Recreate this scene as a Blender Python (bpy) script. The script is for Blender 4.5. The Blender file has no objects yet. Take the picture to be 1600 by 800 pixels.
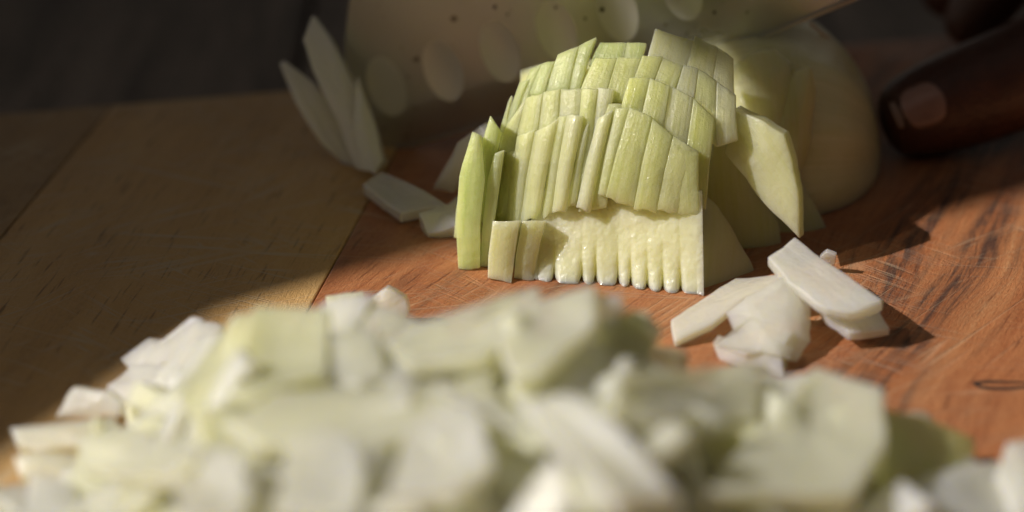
import bpy, bmesh, math, random
from mathutils import Vector, Matrix, noise

random.seed(7)
R = math.radians
S = 0.01                                   # everything is laid out in centimetres, built in metres
sc = bpy.context.scene
col = sc.collection

# ------------------------------------------------------------------ camera
PITCH, F = R(25.0), 4090.0
CAM = Vector((0.0, -40.6, 19.4))
cd = bpy.data.cameras.new('camera'); cam = bpy.data.objects.new('camera', cd); col.objects.link(cam)
cam.location = CAM * S
cam.rotation_euler = (R(90) - PITCH, 0, 0)
cd.sensor_width = 36.0; cd.lens = 36.0 * F / 1600.0
cd.clip_start = 0.01; cd.clip_end = 100
cd.dof.use_dof = True; cd.dof.focus_distance = 0.447; cd.dof.aperture_fstop = 7.4
sc.camera = cam

# ------------------------------------------------------------------ light
SUN_EL = R(39)
SD = Vector((0.955, 0.297, 0)).normalized()        # the way the sunlight travels over the board
w = bpy.data.worlds.new('World'); sc.world = w; w.use_nodes = True
nt = w.node_tree
sky = nt.nodes.new('ShaderNodeTexSky'); sky.sky_type = 'NISHITA'; sky.sun_disc = False
sky.sun_elevation = SUN_EL; sky.sun_rotation = math.atan2(-SD.x, -SD.y)
bg = nt.nodes['Background']; bg.inputs['Strength'].default_value = 0.05
hs = nt.nodes.new('ShaderNodeHueSaturation'); hs.inputs['Saturation'].default_value = 0.25      # white balance: hazy sky
tint = nt.nodes.new('ShaderNodeMix'); tint.data_type = 'RGBA'; tint.blend_type = 'MULTIPLY'; tint.inputs[0].default_value = 1.0
tint.inputs[7].default_value = (1.0, 0.90, 0.77, 1)
nt.links.new(sky.outputs[0], hs.inputs['Color']); nt.links.new(hs.outputs[0], tint.inputs[6]); nt.links.new(tint.outputs[2], bg.inputs[0])
sl = bpy.data.lights.new('sun', 'SUN'); sun = bpy.data.objects.new('sun', sl); col.objects.link(sun)
sl.energy = 5.0; sl.angle = R(0.55); sl.color = (1.0, 0.94, 0.86)
d = Vector((SD.x * math.cos(SUN_EL), SD.y * math.cos(SUN_EL), -math.sin(SUN_EL)))
sun.rotation_euler = d.to_track_quat('-Z', 'Y').to_euler()
sun.location = (-1, -1, 2)
sc.view_settings.view_transform = 'Standard'; sc.view_settings.look = 'None'
sc.view_settings.exposure = -0.15; sc.view_settings.gamma = 1.0
sc.view_settings.use_curve_mapping = False
sc.render.engine = 'CYCLES'
sc.cycles.use_denoising = True
sc.cycles.max_bounces = 10; sc.cycles.transparent_max_bounces = 12

# ------------------------------------------------------------------ helpers
def ray(px, py):
    return Vector((0, math.cos(PITCH), -math.sin(PITCH))) + Vector(((px - 800) / F, 0, 0)) \
        - Vector((0, math.sin(PITCH), math.cos(PITCH))) * ((py - 400) / F)
def atz(px, py, z=0.0):
    r = ray(px, py); return CAM + r * ((z - CAM.z) / r.z)
def aty(px, py, y):
    r = ray(px, py); return CAM + r * ((y - CAM.y) / r.y)

def link(name, me, mat, parent=None):
    o = bpy.data.objects.new(name, me); col.objects.link(o)
    if mat and not me.materials: me.materials.append(mat)
    if parent: o.parent = parent
    return o
def tag(o, label=None, cat=None, group=None, kind=None):
    if label: o['label'] = label
    if cat: o['category'] = cat
    if group: o['group'] = group
    if kind: o['kind'] = kind
    return o
def empty(name, loc=(0, 0, 0)):
    o = bpy.data.objects.new(name, None); col.objects.link(o); o.location = Vector(loc) * S
    o.empty_display_size = 0.01
    return o
def put(o, parent):                        # parent a mesh laid out in world cm under an Empty
    o.parent = parent; o.matrix_parent_inverse = Matrix.Translation(-Vector(parent.location))
    return o
def mesh(name, verts, faces, uvs=None, smooth=True, sharp=50, origin=None):
    me = bpy.data.meshes.new(name)
    og = Vector(origin) if origin is not None else Vector((0, 0, 0))
    me.from_pydata([tuple((Vector(v) - og) * S) for v in verts], [], faces)
    me.update()
    if uvs:
        l = me.uv_layers.new(name='UVMap')
        for lp in me.loops: l.data[lp.index].uv = uvs[lp.vertex_index]
    bm = bmesh.new(); bm.from_mesh(me); bmesh.ops.recalc_face_normals(bm, faces=bm.faces); bm.to_mesh(me); bm.free()
    if smooth:
        me.polygons.foreach_set('use_smooth', [True] * len(me.polygons))
        me.set_sharp_from_angle(angle=R(sharp))
    return me
def bevel(o, wd, seg=2, ang=40):
    m = o.modifiers.new('bevel', 'BEVEL'); m.width = wd * S; m.segments = seg
    m.limit_method = 'ANGLE'; m.angle_limit = R(ang); m.use_clamp_overlap = True
def nz(p, s, seed=0.0):
    return noise.noise(Vector(p) * s + Vector((seed * 3.1, seed * 7.7, seed * 1.3)))

def shell(front, T_dir, nu, nv, back_scale=1.0, tip=None):
    """front: grid [v][u] of points; a closed plate is made by carrying it along T_dir"""
    vs, fs, uv = [], [], []
    W = (front[0][-1] - front[0][0]).length; L = (front[-1][0] - front[0][0]).length
    for k in (0, 1):
        for j in range(nv + 1):
            cen = sum((front[j][i] for i in range(nu + 1)), Vector()) / (nu + 1)
            for i in range(nu + 1):
                p = front[j][i]
                if k:
                    p = cen + (p - cen) * back_scale + (T_dir(j / nv) if callable(T_dir) else T_dir)
                vs.append(p); uv.append((i / nu * W, j / nv * L))
    n = (nu + 1) * (nv + 1)
    idx = lambda k, j, i: k * n + j * (nu + 1) + i
    for j in range(nv):
        for i in range(nu):
            fs.append((idx(0, j, i), idx(0, j, i + 1), idx(0, j + 1, i + 1), idx(0, j + 1, i)))
            fs.append((idx(1, j, i), idx(1, j + 1, i), idx(1, j + 1, i + 1), idx(1, j, i + 1)))
    for j in range(nv):
        fs.append((idx(0, j, 0), idx(0, j + 1, 0), idx(1, j + 1, 0), idx(1, j, 0)))
        fs.append((idx(0, j, nu), idx(1, j, nu), idx(1, j + 1, nu), idx(0, j + 1, nu)))
    for i in range(nu):
        fs.append((idx(0, 0, i), idx(1, 0, i), idx(1, 0, i + 1), idx(0, 0, i + 1)))
        fs.append((idx(0, nv, i), idx(0, nv, i + 1), idx(1, nv, i + 1), idx(1, nv, i)))
    return vs, fs, uv

# ------------------------------------------------------------------ materials
def new_mat(name):
    m = bpy.data.materials.new(name); m.use_nodes = True
    t = m.node_tree; p = t.nodes['Principled BSDF']
    def N(kind, **kw):
        n = t.nodes.new(kind)
        for k, v in kw.items():
            if k in n.inputs.keys() if not hasattr(n, k) else False: n.inputs[k].default_value = v
            else: setattr(n, k, v)
        return n
    return m, t, p, N
def ramp(t, fac, stops):
    r = t.nodes.new('ShaderNodeValToRGB'); t.links.new(fac, r.inputs[0])
    e = r.color_ramp.elements
    while len(e) < len(stops): e.new(0.5)
    for k, (pos, c) in enumerate(stops):
        e[k].position = pos; e[k].color = (*c, 1) if len(c) == 3 else c
    return r.outputs[0]
def mix(t, fac, a, b, mode='MIX'):
    n = t.nodes.new('ShaderNodeMix'); n.data_type = 'RGBA'; n.blend_type = mode
    for sock, v in ((n.inputs[0], fac), (n.inputs[6], a), (n.inputs[7], b)):
        if hasattr(v, 'links') or hasattr(v, 'is_linked'): t.links.new(v, sock)
        elif isinstance(v, (int, float)): sock.default_value = v
        else: sock.default_value = (*v, 1)
    return n.outputs[2]
def maths(t, op, a, b=0.0, c=0.0):
    n = t.nodes.new('ShaderNodeMath'); n.operation = op
    for i, v in enumerate((a, b, c)):
        if hasattr(v, 'is_linked'): t.links.new(v, n.inputs[i])
        else: n.inputs[i].default_value = v
    return n.outputs[0]
def noise_tex(t, vec, scale, detail=3, rough=0.5, dist=0.0):
    n = t.nodes.new('ShaderNodeTexNoise'); n.inputs['Scale'].default_value = scale
    n.inputs['Detail'].default_value = detail; n.inputs['Roughness'].default_value = rough
    n.inputs['Distortion'].default_value = dist
    if vec is not None: t.links.new(vec, n.inputs['Vector'])
    return n.outputs[0]
def mapping(t, vec, scale=(1, 1, 1), rot=(0, 0, 0), loc=(0, 0, 0)):
    n = t.nodes.new('ShaderNodeMapping'); t.links.new(vec, n.inputs[0])
    n.inputs['Location'].default_value = loc; n.inputs['Rotation'].default_value = rot; n.inputs['Scale'].default_value = scale
    return n.outputs[0]

def onion_mat(name, pale, green, sss=0.9, rad=(0.0060, 0.0055, 0.0034), rough=0.33, coat=0.85, grain=1.0, veins=1.0, clear=0.30):
    m, t, p, N = new_mat(name)
    tc = t.nodes.new('ShaderNodeTexCoord'); ge = t.nodes.new('ShaderNodeNewGeometry'); oi = t.nodes.new('ShaderNodeObjectInfo')
    vein_v = mapping(t, tc.outputs['UV'], (9, 0.5, 1))
    rnd = t.nodes.new('ShaderNodeCombineXYZ'); t.links.new(maths(t, 'MULTIPLY', oi.outputs['Random'], 37), rnd.inputs[0])
    va = t.nodes.new('ShaderNodeVectorMath'); t.links.new(vein_v, va.inputs[0]); t.links.new(rnd.outputs[0], va.inputs[1])
    v1 = noise_tex(t, va.outputs[0], 1.0, 4, 0.6)
    big = noise_tex(t, ge.outputs['Position'], 130, 2)
    f = maths(t, 'ADD', maths(t, 'MULTIPLY', oi.outputs['Random'], 0.4), maths(t, 'MULTIPLY', maths(t, 'SUBTRACT', big, 0.4), 1.0))
    f2 = maths(t, 'ADD', f, maths(t, 'MULTIPLY', maths(t, 'SUBTRACT', v1, 0.5), 1.5 * veins))
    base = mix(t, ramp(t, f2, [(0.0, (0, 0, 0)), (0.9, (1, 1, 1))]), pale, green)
    t.links.new(base, p.inputs['Base Color'])
    p.inputs['Subsurface Weight'].default_value = sss
    p.inputs['Subsurface Radius'].default_value = rad
    p.inputs['Subsurface Scale'].default_value = 1.0
    fine = noise_tex(t, ge.outputs['Position'], 1700, 2, 0.6)
    ro = maths(t, 'ADD', rough - 0.1, maths(t, 'MULTIPLY', fine, 0.22))
    t.links.new(ro, p.inputs['Roughness'])
    p.inputs['IOR'].default_value = 1.36
    p.inputs['Coat Weight'].default_value = coat; p.inputs['Coat Roughness'].default_value = 0.08; p.inputs['Coat IOR'].default_value = 1.45
    cells = noise_tex(t, ge.outputs['Position'], 900, 4, 0.65)
    b1 = t.nodes.new('ShaderNodeBump'); b1.inputs['Strength'].default_value = 0.5 * veins; b1.inputs['Distance'].default_value = 0.0006
    t.links.new(v1, b1.inputs['Height'])
    b2 = t.nodes.new('ShaderNodeBump'); b2.inputs['Strength'].default_value = 0.6 * grain; b2.inputs['Distance'].default_value = 0.0005
    t.links.new(cells, b2.inputs['Height']); t.links.new(b1.outputs[0], b2.inputs['Normal'])
    t.links.new(b2.outputs[0], p.inputs['Normal']); t.links.new(b2.outputs[0], p.inputs['Coat Normal'])
    tr = t.nodes.new('ShaderNodeBsdfTransparent'); tr.inputs[0].default_value = (1.0, 0.99, 0.86, 1)     # watery flesh lets part of the light straight through
    mx = t.nodes.new('ShaderNodeMixShader'); mx.inputs[0].default_value = clear
    t.links.new(p.outputs[0], mx.inputs[1]); t.links.new(tr.outputs[0], mx.inputs[2])
    t.links.new(mx.outputs[0], t.nodes['Material Output'].inputs['Surface'])
    return m
M = {}
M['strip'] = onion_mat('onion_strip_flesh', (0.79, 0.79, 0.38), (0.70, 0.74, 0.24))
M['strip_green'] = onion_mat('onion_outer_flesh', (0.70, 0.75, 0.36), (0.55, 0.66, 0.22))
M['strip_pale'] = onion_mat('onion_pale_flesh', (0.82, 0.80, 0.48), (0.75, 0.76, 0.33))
M['core'] = onion_mat('onion_core_flesh', (0.83, 0.81, 0.52), (0.76, 0.76, 0.40), grain=0.7, veins=0.2, coat=0.6, clear=0.1)
M['bulb'] = onion_mat('onion_bulb_flesh', (0.80, 0.77, 0.46), (0.68, 0.67, 0.30), clear=0.0)
M['dice'] = onion_mat('onion_dice_flesh', (0.91, 0.89, 0.71), (0.89, 0.88, 0.62), veins=0.8, clear=0.36)
M['dice_white'] = onion_mat('onion_white_flesh', (0.93, 0.91, 0.82), (0.90, 0.88, 0.71), veins=0.8, clear=0.36)
M['dice_green'] = onion_mat('onion_green_flesh', (0.88, 0.87, 0.62), (0.82, 0.81, 0.46), veins=0.8)

def wood_mat(name, stops, scratch=0.0, grain_rot=0.0, streak=None, curl=0.0, marks=False, rough=0.5):
    m, t, p, N = new_mat(name)
    ge = t.nodes.new('ShaderNodeNewGeometry')
    pos = mapping(t, ge.outputs['Position'], (100, 100, 100), (0, 0, grain_rot))      # cm, y along the grain
    if curl:                                          # curly figure: bend the grain sideways
        wv = noise_tex(t, mapping(t, pos, (0.10, 0.10, 0.10)), 1.0, 2)
        off = t.nodes.new('ShaderNodeCombineXYZ'); t.links.new(maths(t, 'MULTIPLY', maths(t, 'SUBTRACT', wv, 0.5), curl), off.inputs[0])
        ad = t.nodes.new('ShaderNodeVectorMath'); t.links.new(pos, ad.inputs[0]); t.links.new(off.outputs[0], ad.inputs[1]); pos = ad.outputs[0]
    g1 = noise_tex(t, mapping(t, pos, (1.1, 0.10, 0.5)), 1.0, 5, 0.6, 0.4)
    g2 = noise_tex(t, mapping(t, pos, (7.0, 0.55, 1)), 1.0, 4, 0.65, 0.6)
    g3 = noise_tex(t, mapping(t, pos, (22.0, 2.2, 4)), 1.0, 3, 0.7)
    g4 = noise_tex(t, mapping(t, pos, (26.0, 9.0, 9)), 1.0, 4, 0.75)
    f = maths(t, 'ADD', maths(t, 'MULTIPLY', g1, 0.52), maths(t, 'ADD', maths(t, 'MULTIPLY', g2, 0.30), maths(t, 'ADD', maths(t, 'MULTIPLY', g3, 0.20), maths(t, 'MULTIPLY', maths(t, 'SUBTRACT', g4, 0.38), 0.42))))
    c = ramp(t, f, stops)
    pores = ramp(t, noise_tex(t, mapping(t, pos, (14.0, 0.9, 4)), 1.0, 2, 0.5), [(0.27, (0.30, 0.22, 0.2)), (0.40, (1, 1, 1))])
    c = mix(t, 0.75, c, pores, 'MULTIPLY')
    if streak:
        s = ramp(t, noise_tex(t, mapping(t, pos, (0.42, 0.06, 1), loc=streak[0]), 1.0, 3, 0.6, 0.8), [(0.50, (0, 0, 0)), (0.60, (1, 1, 1))])
        s = mix(t, 1.0, s, ramp(t, g2, [(0.38, (0, 0, 0)), (0.62, (1, 1, 1))]), 'MULTIPLY')
        c = mix(t, s, c, streak[1])
    hgt = maths(t, 'ADD', maths(t, 'MULTIPLY', g2, 0.4), maths(t, 'ADD', maths(t, 'MULTIPLY', g3, 0.5), maths(t, 'MULTIPLY', g4, 0.9)))
    if scratch:
        tot = None
        for k, (ang, sx, sy, lo) in enumerate(((62, 1.9, 0.045, 0.0), (97, 2.3, 0.05, 5.0), (38, 1.6, 0.05, 11.0), (118, 2.6, 0.07, 17.0), (78, 5.5, 0.16, 23.0), (51, 6.5, 0.2, 31.0), (135, 6, 0.2, 37.0))):
            nn = noise_tex(t, mapping(t, mapping(t, ge.outputs['Position'], (100, 100, 100), (0, 0, R(ang))), (sx, sy, 1), loc=(lo, lo, lo)), 1.0, 1.0, 0.4)
            line = maths(t, 'SUBTRACT', 1.0, maths(t, 'MULTIPLY', maths(t, 'ABSOLUTE', maths(t, 'SUBTRACT', nn, 0.5)), 75 if k < 4 else 55))
            gate = ramp(t, noise_tex(t, mapping(t, ge.outputs['Position'], (28, 28, 28), loc=(lo * 2, 3, lo)), 1.0, 2), [(0.48, (0, 0, 0)), (0.62, (1, 1, 1))])
            line = maths(t, 'MULTIPLY', maths(t, 'MAXIMUM', line, 0.0), gate)
            tot = line if tot is None else maths(t, 'MAXIMUM', tot, line)
        c = mix(t, maths(t, 'MULTIPLY', tot, scratch), c, (0.62, 0.50, 0.34))
        hgt = maths(t, 'SUBTRACT', hgt, maths(t, 'MULTIPLY', tot, 0.7))
    t.links.new(c, p.inputs['Base Color'])
    ro = maths(t, 'ADD', rough - 0.1, maths(t, 'MULTIPLY', g2, 0.25)); t.links.new(ro, p.inputs['Roughness'])
    if streak:
        wet = ramp(t, noise_tex(t, ge.outputs['Position'], 38, 4, 0.6), [(0.52, (0, 0, 0)), (0.6, (1, 1, 1))])
        t.links.new(maths(t, 'MULTIPLY', wet, 0.55), p.inputs['Coat Weight']); p.inputs['Coat Roughness'].default_value = 0.22
    b = t.nodes.new('ShaderNodeBump'); b.inputs['Strength'].default_value = 0.6; b.inputs['Distance'].default_value = 0.0006
    t.links.new(hgt, b.inputs['Height']); t.links.new(b.outputs[0], p.inputs['Normal'])
    return m
ROT = R(10)
M['wood_light'] = wood_mat('pale_wood', [(0.30, (0.42, 0.235, 0.085)), (0.52, (0.61, 0.36, 0.135)), (0.75, (0.71, 0.46, 0.20))], 0.8, ROT)
M['wood_brown'] = wood_mat('brown_wood', [(0.30, (0.24, 0.14, 0.054)), (0.52, (0.39, 0.235, 0.096)), (0.75, (0.49, 0.31, 0.14))], 0.55, ROT)
M['wood_red'] = wood_mat('red_wood', [(0.30, (0.15, 0.048, 0.022)), (0.48, (0.38, 0.128, 0.048)), (0.64, (0.51, 0.21, 0.083)), (0.80, (0.60, 0.34, 0.17))], 0.28, R(22),
                         streak=((3.0, 1.0, 0), (0.10, 0.045, 0.03)), curl=2.2)
M['table'] = wood_mat('table_wood', [(0.36, (0.035, 0.026, 0.020)), (0.52, (0.12, 0.092, 0.072)), (0.66, (0.26, 0.205, 0.165))], 0.0, 0.0, rough=0.6)

m, t, p, N = new_mat('blade_steel'); M['steel'] = m
ge = t.nodes.new('ShaderNodeNewGeometry')
p.inputs['Metallic'].default_value = 0.88
p.inputs['Base Color'].default_value = (0.60, 0.57, 0.51, 1)
sm = noise_tex(t, mapping(t, ge.outputs['Position'], (40, 40, 60)), 1.0, 4, 0.6)
sc1 = noise_tex(t, mapping(t, ge.outputs['Position'], (1, 1, 1), (0, R(55), 0)), 1.0)
scr = noise_tex(t, mapping(t, mapping(t, ge.outputs['Position'], (1, 1, 1), (0, R(-20), 0)), (3000, 200, 120)), 1.0, 2)
t.links.new(maths(t, 'ADD', 0.17, maths(t, 'MULTIPLY', sm, 0.30)), p.inputs['Roughness'])
spots = ramp(t, noise_tex(t, ge.outputs['Position'], 420, 2, 0.5), [(0.68, (1, 1, 1)), (0.74, (0.35, 0.3, 0.27))])
t.links.new(mix(t, 1.0, (0.52, 0.53, 0.54), spots, 'MULTIPLY'), p.inputs['Base Color'])
b = t.nodes.new('ShaderNodeBump'); b.inputs['Strength'].default_value = 0.12; b.inputs['Distance'].default_value = 0.0002
t.links.new(scr, b.inputs['Height']); t.links.new(b.outputs[0], p.inputs['Normal'])
m, t, p, N = new_mat('ground_steel'); M['dimple'] = m
ge = t.nodes.new('ShaderNodeNewGeometry')
p.inputs['Metallic'].default_value = 0.72; p.inputs['Base Color'].default_value = (0.74, 0.74, 0.73, 1)
t.links.new(maths(t, 'ADD', 0.32, maths(t, 'MULTIPLY', noise_tex(t, mapping(t, ge.outputs['Position'], (900, 100, 260)), 1.0, 3), 0.2)), p.inputs['Roughness'])
m, t, p, N = new_mat('dark_handle'); M['handle'] = m
ge = t.nodes.new('ShaderNodeNewGeometry')
t.links.new(ramp(t, noise_tex(t, ge.outputs['Position'], 80), [(0.3, (0.015, 0.014, 0.013)), (0.7, (0.03, 0.028, 0.026))]), p.inputs['Base Color']); p.inputs['Roughness'].default_value = 0.4
m, t, p, N = new_mat('skin'); M['skin'] = m
ge = t.nodes.new('ShaderNodeNewGeometry')
t.links.new(ramp(t, noise_tex(t, ge.outputs['Position'], 160, 4), [(0.3, (0.075, 0.030, 0.019)), (0.7, (0.125, 0.050, 0.031))]), p.inputs['Base Color'])
p.inputs['Subsurface Weight'].default_value = 0.25; p.inputs['Subsurface Radius'].default_value = (0.003, 0.0012, 0.0007); p.inputs['Subsurface Scale'].default_value = 1.0
p.inputs['Roughness'].default_value = 0.42
b = t.nodes.new('ShaderNodeBump'); b.inputs['Strength'].default_value = 0.4; b.inputs['Distance'].default_value = 0.0006
vo = t.nodes.new('ShaderNodeTexVoronoi'); vo.inputs['Scale'].default_value = 900; t.links.new(ge.outputs['Position'], vo.inputs['Vector'])
t.links.new(vo.outputs['Distance'], b.inputs['Height']); t.links.new(b.outputs[0], p.inputs['Normal'])
m, t, p, N = new_mat('nail'); M['nail'] = m
ge = t.nodes.new('ShaderNodeNewGeometry')
t.links.new(ramp(t, noise_tex(t, ge.outputs['Position'], 200, 2), [(0.3, (0.30, 0.17, 0.13)), (0.7, (0.38, 0.22, 0.17))]), p.inputs['Base Color'])
p.inputs['Roughness'].default_value = 0.25; p.inputs['Coat Weight'].default_value = 0.5
m, t, p, N = new_mat('nail_tip'); M['nail_tip'] = m
p.inputs['Base Color'].default_value = (0.26, 0.18, 0.14, 1); p.inputs['Roughness'].default_value = 0.35
m, t, p, N = new_mat('plaster'); M['plaster'] = m
ge = t.nodes.new('ShaderNodeNewGeometry')
t.links.new(ramp(t, noise_tex(t, ge.outputs['Position'], 12, 4), [(0.3, (0.20, 0.17, 0.14)), (0.7, (0.26, 0.22, 0.18))]), p.inputs['Base Color']); p.inputs['Roughness'].default_value = 0.9
m, t, p, N = new_mat('dark_render'); M['dark_wall'] = m  # for the added light blockers, dark so they bounce little
ge = t.nodes.new('ShaderNodeNewGeometry')
t.links.new(ramp(t, noise_tex(t, ge.outputs['Position'], 9, 4), [(0.3, (0.045, 0.036, 0.030)), (0.7, (0.07, 0.058, 0.048))]), p.inputs['Base Color']); p.inputs['Roughness'].default_value = 0.9
m, t, p, N = new_mat('crack'); M['crack'] = m
p.inputs['Base Color'].default_value = (0.035, 0.018, 0.012, 1); p.inputs['Roughness'].default_value = 0.8
m, t, p, N = new_mat('sprout'); M['root'] = m
p.inputs['Base Color'].default_value = (0.55, 0.45, 0.30, 1); p.inputs['Roughness'].default_value = 0.6

# ------------------------------------------------------------------ the setting
def prism(poly, z0, z1, grid=None):
    n = len(poly); vs = [(x, y, z1) for x, y in poly] + [(x, y, z0) for x, y in poly]
    fs = [tuple(range(n)), tuple(range(2 * n - 1, n - 1, -1))] + [(i, i + n, (i + 1) % n + n, (i + 1) % n) for i in range(n)]
    return vs, fs
gv, gf = prism([(-900, -900), (900, -900), (900, 900), (-900, 900)], -78, -76)
tag(link('ground', mesh('ground', gv, gf, smooth=False), M['plaster']), kind='structure')
table = tag(empty('table', (20, 20, -2.3)), 'dark brown wooden table under and behind the cutting board', 'table')
x = -47.0
for k in range(15):
    wd = 8.6 + random.uniform(-0.5, 0.5)
    v, f = prism([(x, -24), (x + wd - 0.18, -24), (x + wd - 0.18, 88), (x, 88)], -5.3, -2.3 - random.uniform(0, 0.05))
    o = link('plank', mesh('plank', v, f, smooth=False), M['table']); put(o, table); bevel(o, 0.08)
    x += wd
for lx, ly in ((-43, -20), (78, -20), (-43, 84), (78, 84)):
    v, f = prism([(lx, ly), (lx + 6, ly), (lx + 6, ly + 6), (lx, ly + 6)][:4], -76, -5.32)
    put(link('leg', mesh('leg', v, f, smooth=False), M['table']), table)

# unseen slab added overhead, its edge shaped to cast the shade on the board
P0, P1 = atz(440, 458), atz(560, 425)
ge_ = (P1 - P0); ge_.z = 0; ge_.normalize(); gn = Vector((-ge_.y, ge_.x, 0))
E = P0 - d * 85
def over(x, y):                             # the point of the slab edge that shades (x, y) on the board
    return Vector((x, y, 0)) - d * 85
kn_ = P0 + ge_ * ((-4.7 - P0.x) / ge_.x)      # the slab edge turns here to bend its shadow line
yq = (P0 + ge_ * ((7.3 - P0.x) / ge_.x)).y
q = [over(kn_.x - 2.6 * 30, kn_.y - 4.6 * 30), over(kn_.x, kn_.y), over(7.0, yq), over(7.7, 2.7), over(7.7 + 87 * 1.3, 2.7 + 54 * 1.3), over(120, 190), over(-160, 190)]
v, f = prism([(a.x, a.y) for a in q], E.z - 0.6, E.z)
tag(link('roof', mesh('roof', v, f, smooth=False), M['dark_wall']), kind='structure')

# unseen barriers added in front and to the right to cut sky light
for x0, x1, y0, y1 in ((-150, 260, -232, -214), (225, 243, -213, 260)):
    v, f = prism([(x0, y0), (x1, y0), (x1, y1), (x0, y1)], -76, 290)
    tag(link('wall', mesh('wall', v, f, smooth=False), M['dark_wall']), kind='structure')

# cutting board: planks glued edge to edge, the grain running away from the camera
board = tag(empty('cutting_board', (0, -4, -2.28)), 'wooden cutting board of pale and reddish planks under the onion', 'cutting board')
dirv = (atz(575, 315) - atz(470, 505)); dirv.z = 0; dirv.normalize()
s0 = atz(470, 505); nx = Vector((dirv.y, -dirv.x, 0))
b0, b1 = atz(0, 178), atz(450, 141)
bd = (b1 - b0); bd.z = 0; bd.normalize()
def seam(off, far):                        # a point on the seam line `off` cm right of the first seam
    p = s0 + nx * off
    if not far: return p + dirv * ((-24 - p.y) / dirv.y)
    t_ = ((b0.x - p.x) * bd.y - (b0.y - p.y) * bd.x) / (dirv.x * bd.y - dirv.y * bd.x)
    return p + dirv * t_
offs = [-16.5, -11.4, -6.0, 0.0, 15.5, 21.0]
mats = ['wood_brown', 'wood_brown', 'wood_light', 'wood_red', 'wood_light']
offs = [-17.0, -6.1, 0.0, 15.5, 21.0]; mats = ['wood_brown', 'wood_light', 'wood_red', 'wood_light']
for k in range(4):
    g = 0.012
    q = [seam(offs[k] + g, 0), seam(offs[k + 1] - g, 0), seam(offs[k + 1] - g, 1), seam(offs[k] + g, 1)]
    v, f = prism([(a.x, a.y) for a in q], -2.28, 0.0 - 0.004 * (k % 2))
    o = link('board_plank', mesh('board_plank', v, f, smooth=False), M[mats[k]]); put(o, board); bevel(o, 0.03 if k else 0.03, 2)
    o['label'] = ('weathered brown plank', 'pale olive wood plank with knife scratches', 'reddish plank with dark streaks', 'pale outer plank')[k]
    if k == 2: red = o
# an old slit in the red plank
cpt = atz(1568, 602, 0.0); vs, fs = [], []
for k in range(24):
    a = k / 24 * 2 * math.pi
    rr = 1 + 0.12 * math.sin(3 * a + 1)
    vs.append((cpt.x + 0.52 * math.cos(a) * rr, cpt.y + 0.16 * math.sin(a) * rr, 0.006))
for k in range(24):
    vs.append((cpt.x + (Vector(vs[k]).x - cpt.x) * 0.85 + 0.02, cpt.y + (vs[k][1] - cpt.y) * 0.45, 0.010))
fs = [(k, (k + 1) % 24, 24 + (k + 1) % 24, 24 + k) for k in range(24)]
o = link('knot_slit', mesh('knot_slit', vs, fs), M['crack']); put(o, board)

# ------------------------------------------------------------------ the onion half
onion = tag(empty('onion_half', (1.5, 3, 0)), 'half onion sliced into stepped pale green strips, standing on the reddish board', 'onion')
class Dome:
    right = 1.0                            # the far side can be flatter
    def __init__(s, cx, cy, a, b, c, shear=0.0, sx=0.0): s.cx, s.cy, s.a, s.b, s.c, s.sh, s.sx = cx, cy, a, b, c, shear, sx
    def y(s, x, z):
        e = 1 - ((x - s.cx) / (s.a if x < s.cx else s.a * s.right)) ** 2 - (max(z, 0) / s.c) ** 2
        return s.cy - s.b * math.sqrt(max(e, 0.02)) + s.sh * (x - s.sx)
    def hit(s, px, py, dy=0.0):
        r = ray(px, py); lo, hi = 34.0, 60.0
        k = lo
        while k < hi:
            p = CAM + r * k
            if p.y >= s.y(p.x, p.z) + dy: break
            k += 0.2
        a, b_ = k - 0.2, k
        for _ in range(18):
            mid = (a + b_) / 2; p = CAM + r * mid
            if p.y >= s.y(p.x, p.z) + dy: b_ = mid
            else: a = mid
        p = CAM + r * b_
        return p if p.z > 0.02 else atz(px, py, 0.02)
D1 = Dome(1.55, 3.1, 3.3, 3.15, 4.3, -0.2, 1.4)
D1.right = 1.4
FD = Dome(-0.1, 3.35, 3.3, 3.2, 4.8, -0.1, 0.0)
D2 = Dome(4.3, 6.4, 3.3, 3.2, 3.9, 0.0, 0.0)

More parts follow.
